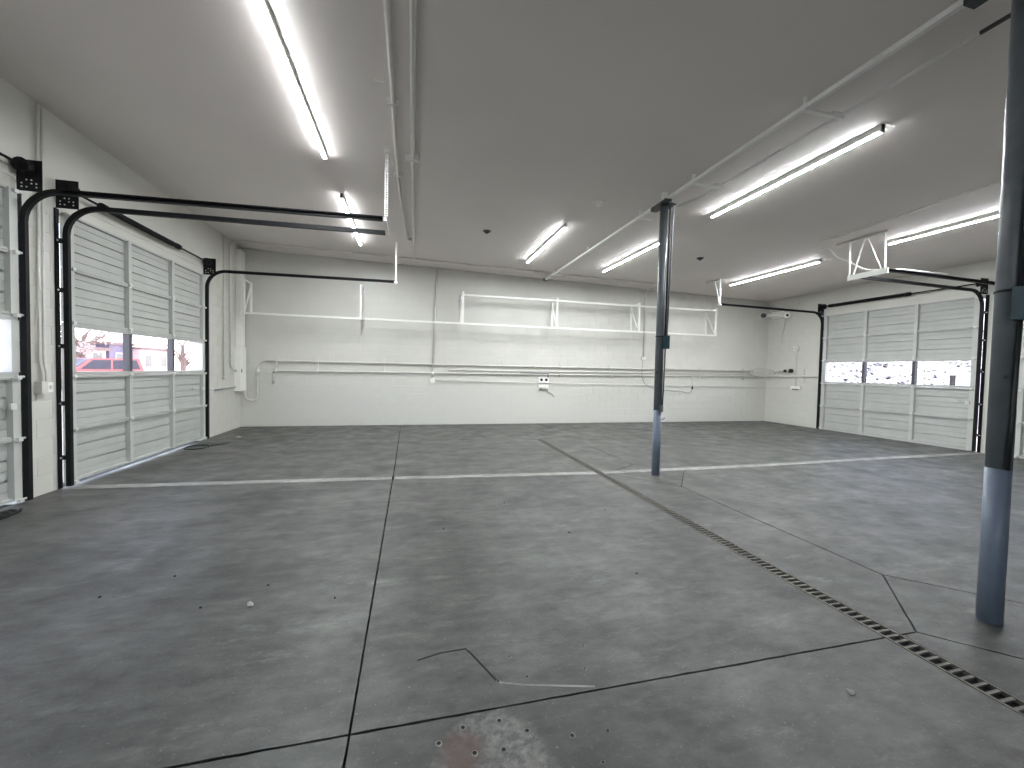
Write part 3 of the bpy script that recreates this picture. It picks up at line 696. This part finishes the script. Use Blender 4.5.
# outlet cluster
t = thing('outlet_box', 'white outlet box with a stub of cable below the long pipes', 'outlet box', (3.55, YB, 1.1))
b_ = NB(); box(b_, (3.41, YB - .07, 1.14), (3.69, YB, 1.28)); child('upper_box', b_, 'white', t)
b_ = NB(); box(b_, (3.41, YB - .07, .97), (3.69, YB, 1.08)); child('lower_box', b_, 'white', t)
for x in (3.48, 3.62): b_ = NB(); box(b_, (x - .035, YB - .076, 1.18), (x + .035, YB - .07, 1.25)); child('socket', b_, 'hole', t)
b_ = NB(); box(b_, (3.43, YB - .075, .98), (3.62, YB - .07, 1.0)); child('socket', b_, 'mull', t)
b_ = NB(); tube(b_, bend([(2.88, PY - .02, 1.40), (3.67, PY - .02, 1.40), (3.67, PY - .02, 1.26)], .03), .014, 8); child('feed_pipe', b_, 'greypipe', t)
b_ = NB(); tube(b_, bend([(3.66, YB - .06, .99), (3.67, YB - .07, .87), (3.80, YB - .05, .84), (3.87, YB - .04, .74)], .05), .012, 8); child('cable_stub', b_, 'greypipe', t)
# small box at the foot of the second upright conduit and its hanging cord
t = thing('junction_box', 'small white box below the conduit elbow, a grey cord looping from it', 'junction box', (6.63, YB, 1.9))
b_ = NB(); box(b_, (6.57, YB - .07, 1.84), (6.69, YB, 1.94)); child('body', b_, 'white', t)
b_ = NB(); tube(b_, bend([(6.60, YB - .05, 1.84), (6.57, YB - .05, 1.35), (6.72, YB - .05, 1.10), (7.06, YB - .06, .99), (7.5, YB - .06, .95), (7.95, YB - .06, .93), (8.15, YB - .06, .87), (8.27, YB - .06, .92), (8.29, YB - .07, 1.05)], .12, 6), .009, 7); child('cord', b_, 'greypipe', t)
b_ = NB(); tube(b_, [(8.29, YB - .07, 1.00), (8.29, YB - .07, 1.08)], .022, 10); child('plug', b_, 'lens', t)

# ================================================================ LEFT CORNER: trough, panel, conduits
t = thing('wire_trough', 'white square wire trough rising from the electrical panel in the corner', 'wire trough', (XL, 10.6, 1.9))
b_ = NB(); box(b_, (XL + .002, 10.50, 1.87), (XL + .10, 10.75, CZ(XL) - .10)); child('duct', b_, 'white', t)
b_ = NB(); box(b_, (XL + .10, 10.515, 1.90), (XL + .104, 10.735, CZ(XL) - .14)); child('cover', b_, 'white', t)
t = thing('electrical_panel', 'white electrical panel low in the corner beside the roll-up door', 'electrical panel', (XL, 10.58, .85))
b_ = NB(); box(b_, (XL + .002, 10.40, .86), (XL + .125, 10.75, 1.86)); child('cabinet', b_, 'white', t)
b_ = NB(); box(b_, (XL + .125, 10.42, .88), (XL + .132, 10.73, 1.66)); child('panel_door', b_, 'white', t)
b_ = NB(); box(b_, (XL + .132, 10.44, 1.28), (XL + .142, 10.46, 1.36)); child('latch', b_, 'mull', t)
conduit('wall_conduit', [(XL + .03, 9.81, CZ(XL) - .01), (XL + .03, 9.81, 1.20)], .016, 'upright conduit on the wall between the roll-up door and the corner trough', 'conduit')
b_ = NB(); tube(b_, [(XL + .03, 9.81, 1.13), (XL + .03, 9.81, 1.20)], .032, 10); child('end_fitting', b_, 'conduit', bpy.data.objects['wall_conduit'])
conduit('wall_conduit', [(XL + .03, 10.13, 1.62), (XL + .03, 10.14, 1.40), (XL + .05, 10.40, 1.31)], .018, 'short conduit elbow entering the side of the electrical panel', 'conduit', br=.16)
conduit('wall_conduit', [(XL + .03, 9.30, .93), (XL + .03, 10.40, .95)], .013, 'short horizontal conduit from a small box to the electrical panel', 'conduit', 'greypipe')
t = thing('junction_box', 'small white box on the wall beside the roll-up door track, feeding the electrical panel', 'junction box', (XL, 9.22, .9))
b_ = NB(); box(b_, (XL, 9.17, .85), (XL + .06, 9.30, .98)); child('body', b_, 'white', t)
b_ = NB(); box(b_, (XL + .06, 9.18, .86), (XL + .066, 9.29, .97)); child('cover', b_, 'galv', t)
# pier between the left doors
for i, y in enumerate((5.405, 5.46)):
    conduit('wall_conduit', [(XL + .035, y + .03, CZ(XL) - .01), (XL + .035, y + .01, 1.45), (XL + .035, y + .035, 1.34), (XL + .035, y + .035, 1.22)], .0125, ('farther' if i else 'nearer') + ' thin conduit on the pier, seen from the door with the black rag', 'conduit', br=.03)
t = thing('switch_box', 'pair of grey-white switch boxes on the pier between the trough-side doors', 'switch box', (XL, 5.53, 1.1))
b_ = NB(); box(b_, (XL + .002, 5.39, 1.10), (XL + .07, 5.47, 1.23)); child('grey_box', b_, 'conduit', t)
b_ = NB(); box(b_, (XL + .002, 5.47, 1.11), (XL + .065, 5.54, 1.22)); child('white_box', b_, 'white', t)
b_ = NB(); box(b_, (XL + .065, 5.492, 1.145), (XL + .070, 5.518, 1.185)); child('push_button', b_, 'galv', t)

# ================================================================ RIGHT CORNER
t = thing('emergency_light', 'white twin-head emergency light near the ceiling corner, one lamp head dark-faced', 'emergency light', (XR, 10.4, 3.3))
X0 = XR - .20
b_ = NB(); box(b_, (XR - .10, 10.22, 3.24), (XR - .002, 10.58, 3.45)); child('battery_case', b_, 'white', t)
b_ = NB(); tube(b_, [(X0, 10.72, 3.35), (X0, 10.05, 3.30)], .055, 14); child('body_tube', b_, 'white', t)
b_ = NB(); tube(b_, [(XR - .10, 10.4, 3.34), (X0, 10.4, 3.33)], .025, 8); child('neck', b_, 'white', t)
for (p, q) in (((X0 + .02, 10.78, 3.37), (X0 - .10, 10.70, 3.355)), ((X0, 10.10, 3.30), (X0 - .05, 9.90, 3.27))):
    b_ = NB(); P, Q = Vector(p), Vector(q); tube(b_, [P, P + (Q - P)*.5, Q], [.05, .085, .095], 16); h = child('lamp_head', b_, 'white', t)
    b_ = NB(); d = (Q - P).normalized(); tube(b_, [Q - d*.01, Q + d*.012], .08 if p[1] > 10.5 else .035, 16); child('lens', b_, 'lens', t).parent = h
conduit('wall_conduit', [(XR - .03, 9.70, CZ(XR) - .01), (XR - .03, 9.72, 3.6), (XR - .03, 9.80, 3.38)], .011, 'thin wire from the ceiling down to the emergency light', 'conduit')
t = thing('junction_box', 'small white box halfway up the wall under the emergency light', 'junction box', (XR, 9.75, 2.27))
b_ = NB(); box(b_, (XR - .07, 9.68, 2.21), (XR - .002, 9.82, 2.34)); child('body', b_, 'white', t)
b_ = NB(); box(b_, (XR - .076, 9.69, 2.22), (XR - .07, 9.81, 2.33)); child('cover', b_, 'galv', t)
conduit('wall_conduit', [(XR - .03, 9.74, 2.21), (XR - .03, 9.72, 1.15)], .012, 'thin upright conduit between the two small boxes beside the gravel-view door', 'conduit')
conduit('wall_conduit', [(XR - .03, 9.82, 2.28), (XR - .03, 10.1, 2.25), (XR - .03, 10.25, 2.3), (XR - .03, 10.28, 2.5), (XR - .03, 10.15, 3.2)], .008, 'loose thin wire from the small box up to the emergency light', 'wire', br=.1)
t = thing('outlet_box', 'white surface outlet box at the end of the thin lowest conduit', 'outlet box', (XR, 9.7, 1.1))
b_ = NB(); box(b_, (XR - .075, 9.55, 1.06), (XR - .002, 9.85, 1.16)); child('body', b_, 'white', t)
b_ = NB(); box(b_, (XR - .08, 9.57, 1.055), (XR - .075, 9.80, 1.085)); child('flap', b_, 'mull', t)
t = thing('hose_valve', 'black twin-knob valve on the wall beside the gravel-view door', 'valve', (XR, 9.93, 1.6))
b_ = NB(); tube(b_, [(XR - .002, 9.94, 1.61), (XR - .07, 9.94, 1.61)], .02, 10); child('stem', b_, 'galv', t)
for y, r in ((10.04, .04), (9.85, .062)):
    b_ = NB(); tube(b_, [(XR - .05, y, 1.615), (XR - .11, y, 1.615)], r, 14); child('knob', b_, 'lens', t)
b_ = NB(); tube(b_, [(XR - .07, 10.30, 1.60), (XR - .07, 9.83, 1.615)], .016, 8); child('pipe', b_, 'conduit', t)
t = thing('wall_hose', 'white looped hose hung across the corner above the long pipes', 'hose', (XR - .3, YB - .2, 1.5))
pts = []
for k in range(25):
    a = 2*math.pi*k/24; pts.append((XR - .42 + .36*math.cos(a), YB - .16 - .10*(math.cos(a) + 1)*.9, 1.555 + .13*math.sin(a)))
b_ = NB(); tube(b_, pts, .016, 8); child('loop', b_, 'conduit', t)
b_ = NB(); tube(b_, [(XR - .06, YB - .32, 1.56), (XR - .01, YB - .32, 1.56)], .02, 8); child('wall_peg', b_, 'galv', t)
for y in (9.5,):
    t = thing('pipe_strap', 'small upright strap clamping the pipe beside the gravel-view door', 'pipe strap', (XR, y, 1.4))
    b_ = NB(); box(b_, (XR - .02, y - .02, 1.28), (XR - .001, y + .02, 1.66)); child('strut', b_, 'conduit', t)
    b_ = NB(); box(b_, (XR - .075, y - .012, 1.42), (XR - .015, y + .012, 1.49)); child('clamp', b_, 'conduit', t)

# ================================================================ TRENCH DRAIN
YD0, YD1 = -.6, 8.2
t = thing('trench_drain', 'long narrow trench drain with a slotted cast-iron grate in the floor', 'trench drain', ((DX0 + DX1)/2, YD0, -.02))
b_ = NB(); box(b_, (DX0 + .001, YD0, -.0235), (DX1 - .001, YD1, -.0205)); child('channel', b_, 'pit', t)
for xa in (DX0 + .001, DX1 - .013):
    b_ = NB(); box(b_, (xa, YD0, -.0205), (xa + .012, YD1, .0015)); child('frame_rail', b_, 'iron', t)
b_ = NB(); box(b_, (DX0 + .014, -.0075, -.006), (DX1 - .014, .0075, 0)); bar_me = mesh('grate_bar', b_); bar_me.materials.append(M['iron'])
y = YD0 + .02
while y < YD1:
    o = obj('grate_bar', bar_me, None, t); o.location = Vector((0, y, -.002)) - t.location; y += .046
b_ = NB(); prism(b_, [(DX0, YD1 + .005), (DX1, YD1 + .005), (DX1, YB), (DX0, YB)], -.024, -.0005); obj('floor_slab', b_, 'slab', floor)
b_ = NB(); prism(b_, [(DX0, YF), (DX1, YF), (DX1, YD0 - .005), (DX0, YD0 - .005)], -.024, -.0005); obj('floor_slab', b_, 'slab', floor)

# ================================================================ THINGS ON THE FLOOR
t = thing('black_rag', 'black crumpled rubber rag lying at the foot of a roll-up door', 'rag', (-3.66, 4.8, 0))
b_ = NB(); rn = random.Random(5); rings = []
for i in range(13):
    yy = 4.42 + .50 * i / 12; k = math.sin(math.pi * min(1, (i + .6) / 12.6)) ** .5
    wv = .055 * k + .012; hh = .045 * k * rn.uniform(.7, 1.15) + .006; cx = -3.665 + rn.uniform(-.012, .012)
    rings.append([b_.verts.new((cx + math.cos(a)*wv*rn.uniform(.9, 1.1), yy, max(.001, math.sin(a)*hh))) for a in [math.pi*j/7 for j in range(8)]])
for a, c in zip(rings, rings[1:]):
    for j in range(7): b_.faces.new((a[j], a[j+1], c[j+1], c[j]))
    b_.faces.new((a[7], a[0], c[0], c[7]))
b_.faces.new(rings[0]); b_.faces.new(rings[-1][::-1])
child('folded_rubber', b_, 'rubber', t)
b_ = NB(); tube(b_, bend([(-3.70, 4.60, .012), (-3.60, 4.70, .012), (-3.61, 4.86, .012), (-3.66, 4.93, .012)], .05), .010, 8); child('edge_roll', b_, 'rubber', t)
t = thing('cable_ring', 'dark loop of cable lying on the floor beside a roll-up door', 'cable', (-3.6, 8.15, 0))
b_ = NB(); tube(b_, [(-3.60 + .17*math.cos(a), 8.14 + .20*math.sin(a), .009) for a in [2*math.pi*k/22 for k in range(22)]], .009, 7); child('loop', b_, 'cable', t)
b_ = NB(); tube(b_, [(-3.45, 8.24, .009), (-3.30, 8.42, .009), (-3.28, 8.6, .009)], .008, 7); child('tail', b_, 'cable', t)
def litter(x, y, s, label, m='paper', seed=1):
    rn = random.Random(seed); b_ = NB(); k = 7
    top = [b_.verts.new((x + math.cos(2*math.pi*i/k)*s*rn.uniform(.4, 1), y + math.sin(2*math.pi*i/k)*s*rn.uniform(.4, 1), .004 + rn.uniform(0, s*.35))) for i in range(k)]
    bot = [b_.verts.new((v.co.x, v.co.y, .0005)) for v in top]
    c = b_.verts.new((x, y, s * .45)); d = b_.verts.new((x, y, .0004))
    for i in range(k):
        b_.faces.new((top[i], top[(i+1) % k], c)); b_.faces.new((bot[(i+1) % k], bot[i], d)); b_.faces.new((bot[i], bot[(i+1) % k], top[(i+1) % k], top[i]))
    return b_
for x, y, s, lab, m in ((-.93, 2.72, .030, 'pale crumpled leaf lying on a slab beside the long floor joint', 'paper'), (-3.33, 5.72, .035, 'small pale chip on the floor by the door next to the panel', 'paper'), (1.98, 1.40, .022, 'small pale scrap on the slab beside the trench drain', 'paper'), (-3.36, 9.2, .07, 'pale stick-like scrap on the floor near the corner panel', 'paper')):
    o = obj('litter_scrap', litter(0, 0, s, lab, m, int(s * 1000)), m, None, (x, y, 0)); tag(o, lab, 'litter', 'pale scraps on the floor')
pb = [(-1.55, 3.2), (-1.2, 2.75), (-1.85, 3.0), (-.9, 2.95), (-.45, 2.7), (1.0, 4.3), (1.4, 3.4), (.3, 3.7), (2.0, 3.9), (1.6, 2.6), (-2.0, 2.3)]
for i, (x, y) in enumerate(pb):
    o = obj('pebble', litter(0, 0, .011, '', 'hole', i), 'hole', None, (x, y, 0)); tag(o, 'dark pebble lying on the floor slabs', 'pebble', 'dark pebbles scattered on the floor')

# ================================================================ OUTSIDE
b_ = NB(); box(b_, (-70, -60, -.40), (70, 80, -.06)); yard = struct(obj('yard_ground', b_, 'asphalt'), 'pale sunlit yard outside the roll-up doors', 'ground')
M['stucco'] = mat('pink_stucco', (.62, .48, .47), .8, var=.08, scale=1.5)
M['tan'] = mat('tan_stucco', (.66, .54, .53), .8, var=.06, scale=1.0)
M['mauve'] = mat('mauve_block', (.17, .145, .21), .8, var=.12, scale=2)
M['roofm'] = mat('roof_brown', (.20, .13, .12), .8, var=.2, scale=4)
M['winm'] = mat('dark_window', (.05, .05, .07), .2, var=.1)
M['bark'] = mat('bark', (.20, .14, .12), .9, var=.3, scale=12, bump=.6)
M['leaf'] = mat('dusty_leaves', (.42, .36, .33), .8, var=.35, scale=3)
M['red'] = mat('red_paint', (.42, .13, .12), .4, var=.15, scale=3)
M['rock'] = mat('pale_gravel', (.24, .235, .24), .9, var=.92, scale=5.5)
for nd in M['rock'].node_tree.nodes:
    if nd.type == 'VALTORGB': nd.color_ramp.elements[0].position = .38; nd.color_ramp.elements[1].position = .52
M['carw'] = mat('white_car_paint', (.85, .85, .86), .3, var=.03)
M['tyre'] = mat('tyre_rubber', (.02, .02, .02), .8, var=.2)
def building(x0, y0, x1, y1, h, m, label, cols, rows, face='x'):
    t = thing('building', label, 'building', ((x0 + x1)/2, (y0 + y1)/2, -.06))
    b_ = NB(); box(b_, (x0, y0, -.06), (x1, y1, h)); child('walls', b_, m, t)
    b_ = NB(); box(b_, (x0 - .3, y0 - .3, h), (x1 + .3, y1 + .3, h + .25)); child('roof', b_, 'roofm', t)
    for i in range(cols):
        for j in range(rows):
            yy = y0 + (y1 - y0)*(i + .5)/cols; zz = 1.0 + j*2.8
            b_ = NB(); box(b_, (x1 - .02, yy - .6, zz), (x1 + .05, yy + .6, zz + 1.3)); wn = child('window', b_, 'stucco', t)
            b_ = NB(); box(b_, (x1 + .04, yy - .5, zz + .1), (x1 + .06, yy + .5, zz + 1.2)); child('window_glass', b_, 'winm', t).parent = wn
    return t
building(-34, 37.5, -25, 41.6, 2.4, 'stucco', 'low pink stucco building across the yard', 2, 1)
building(-33, 42.0, -25, 44.6, 2.95, 'mauve', 'mauve block shed between the two stucco buildings', 1, 1)
building(-34, 46.0, -25, 51.0, 2.7, 'tan', 'pale tan building farther across the yard', 2, 1)
for xa, xb, lab in ((XL - 1.6, XL - .205, 'pale concrete apron outside the trough-side doors'), (XR + .205, XR + 1.6, 'pale concrete apron outside the emergency-light wall doors')):
    b_ = NB(); box(b_, (xa, 1.5, -.055), (xb, 9.6, -.012)); struct(obj('apron', b_, 'asphalt'), lab, 'ground')
# block wall of the neighbour close to the first left door
t = thing('garden_wall', 'mauve-grey block wall in the yard beyond the door with the black rag', 'wall', (-9, 9.5, -.06))
b_ = NB(); box(b_, (-9.4, 6.5, -.06), (-9.0, 12.3, 3.2)); child('core', b_, 'mauve', t)
b_ = NB(); box(b_, (-8.999, 0, 0), (-8.985, .58, .19)); bme = None
bmesh.ops.translate(b_, verts=b_.verts, vec=(9, 0, 0)); bme = mesh('block', b_); bme.materials.append(M['mauve'])
for r in range(16):
    for c in range(9):
        o = obj('block', bme, None, t); o.location = Vector((-9.0, 6.5 + c*.6 + (.3 if r % 2 else 0), r*.2 - .05)) - t.location
def tree(x, y, h, label, leafy, seed):
    rn = random.Random(seed); t = thing('tree', label, 'tree', (x, y, -.06))
    b_ = NB(); tube(b_, [(x, y, -.06), (x + .05, y, h*.35), (x - .05, y + .1, h*.6)], [.2, .15, .09], 9); child('trunk', b_, 'bark', t)
    b_ = NB(); tips = []
    for i in range(12):
        a = rn.uniform(0, 6.28); z0 = h*rn.uniform(.25, .6); l = h*rn.uniform(.2, .4); p = Vector((x, y, z0)); q = p + Vector((math.cos(a)*l*.8, math.sin(a)*l*.8, l*.6))
        tube(b_, [p, (p + q)/2 + Vector((0, 0, .1)), q], [.07, .05, .02], 6); tips.append(q)
        for j in range(3):
            a2 = a + rn.uniform(-1, 1); q2 = q + Vector((math.cos(a2), math.sin(a2), rn.uniform(-.2, .8)))*l*.4; tube(b_, [q, q2], [.03, .01], 5); tips.append(q2)
    child('branches', b_, 'bark', t)
    if leafy:
        b_ = NB()
        for q in tips:
            for j in range(26):
                c = q + Vector((rn.gauss(0, .28), rn.gauss(0, .28), rn.gauss(0, .25)))*h*.13; s = h*.012
                d1 = Vector((rn.uniform(-1, 1), rn.uniform(-1, 1), rn.uniform(-1, 1))).normalized(); d2 = d1.orthogonal().normalized()
                b_.faces.new([b_.verts.new(c + d1*s*1.6), b_.verts.new(c + d2*s), b_.verts.new(c - d1*s*1.6), b_.verts.new(c - d2*s)])
        o = child('foliage', b_, 'leaf', t); o['kind'] = 'stuff'
    return t
tree(-20, 31.3, 5.0, 'dusty leafy tree in the yard beside the pink building', True, 3)
tree(-14.5, 31.0, 4.4, 'bare branching tree in the yard seen past the panel corner', False, 8)
def vehicle(x, y, rz, m, label, L=4.4):
    t = thing('car', label, 'car', (x, y, -.06)); t.rotation_euler = (0, 0, rz)
    def ext(bm, pr, y0, y1):
        a = [bm.verts.new((px, y0, pz)) for px, pz in pr]; c = [bm.verts.new((px, y1, pz)) for px, pz in pr]; k = len(pr)
        bm.faces.new(a); bm.faces.new(c[::-1])
        for i in range(k): bm.faces.new((a[i], a[(i+1) % k], c[(i+1) % k], c[i]))
    b_ = NB(); ext(b_, [(-2.2, .35), (-2.25, .75), (-2.1, .98), (-1.0, 1.05), (2.1, 1.05), (2.25, .9), (2.25, .35)], -.9, .9); obj('body', b_, m, t)
    b_ = NB(); ext(b_, [(-1.15, 1.04), (-.35, 1.72), (1.9, 1.74), (2.15, 1.04)], -.80, .80); cab = obj('cabin', b_, m, t)
    b_ = NB(); ext(b_, [(-.85, 1.12), (-.3, 1.62), (.5, 1.63), (.5, 1.12)], -.81, .81); ext(b_, [(.6, 1.12), (.6, 1.63), (1.75, 1.64), (1.95, 1.12)], -.81, .81); obj('side_window', b_, 'winm', cab)
    b_ = NB(); v = [b_.verts.new(p) for p in ((-1.13, -.72, 1.08), (-1.13, .72, 1.08), (-.42, .66, 1.69), (-.42, -.66, 1.69))]; b_.faces.new(v); obj('windscreen', b_, 'winm', cab)
    for wx in (-1.4, 1.4):
        for wy_ in (-.86, .86):
            b_ = NB(); tube(b_, [(wx, wy_ - .1, .34), (wx, wy_ + .1, .34)], .34, 18); wv = obj('wheel', b_, 'tyre', t)
            b_ = NB(); tube(b_, [(wx, wy_ - .11, .34), (wx, wy_ + .11, .34)], .19, 14); obj('hub', b_, 'galv', wv)
    return t
t = thing('utility_cabinet', 'white utility cabinet with a dark end panel before the gravel bank', 'cabinet', (17.3, 9.2, -.06))
b_ = NB(); box(b_, (17.0, 8.98, -.06), (17.7, 9.34, 1.62)); child('body', b_, 'carw', t)
b_ = NB(); box(b_, (16.96, 8.94, 1.62), (17.74, 9.40, 1.68)); child('lid', b_, 'carw', t)
b_ = NB(); box(b_, (16.95, 9.34, .05), (17.72, 9.46, 1.60)); child('end_panel', b_, 'tyre', t)
vehicle(-17.5, 27.9, math.radians(60), 'red', 'red parked car in the yard beside the leafy tree')
# gravel bank beyond the right doors
def bz(x, y): return -.06 + max(0, (x - 21.0))*.55
t = thing('gravel_bank', 'pale gravel bank rising beyond the emergency-light wall doors', 'bank', (21, 16, -.06))
b_ = NB(); g = [[b_.verts.new((20.5 + i*.9, -8 + j*1.2, bz(20.5 + i*.9, 0) + random.uniform(-.08, .08))) for j in range(50)] for i in range(14)]
for i in range(13):
    for j in range(49): b_.faces.new((g[i][j], g[i+1][j], g[i+1][j+1], g[i][j+1]))
child('slope', b_, 'rock', t)
b_ = NB(); rn = random.Random(11)
for i in range(3800):
    x = 21 + rn.random()*9; y = -4 + rn.random()*48; s = rn.uniform(.05, .17)
    c = Vector((x, y, bz(x, y) + s*.3))
    v = [b_.verts.new(c + Vector(d)*s*rn.uniform(.7, 1.2)) for d in ((1,0,0),(-1,0,0),(0,1,0),(0,-1,0),(0,0,.8),(0,0,-.8))]
    for f in ((0,2,4),(2,1,4),(1,3,4),(3,0,4),(2,0,5),(1,2,5),(3,1,5),(0,3,5)): b_.faces.new([v[k] for k in f])
o = child('gravel_stones', b_, 'rock', t); o['kind'] = 'stuff'
t = thing('storage_container', 'purple-blue storage container standing outside the door behind the teal-boxed column', 'container', (17, 6, -.06))
b_ = NB(); box(b_, (16.0, 4.6, -.06), (18.4, 7.9, 2.5)); child('body', b_, 'mauve', t)
for k in range(12): b_ = NB(); box(b_, (15.96, 4.7 + k*.27, .05), (16.01, 4.82 + k*.27, 2.4)); child('rib', b_, 'mauve', t)
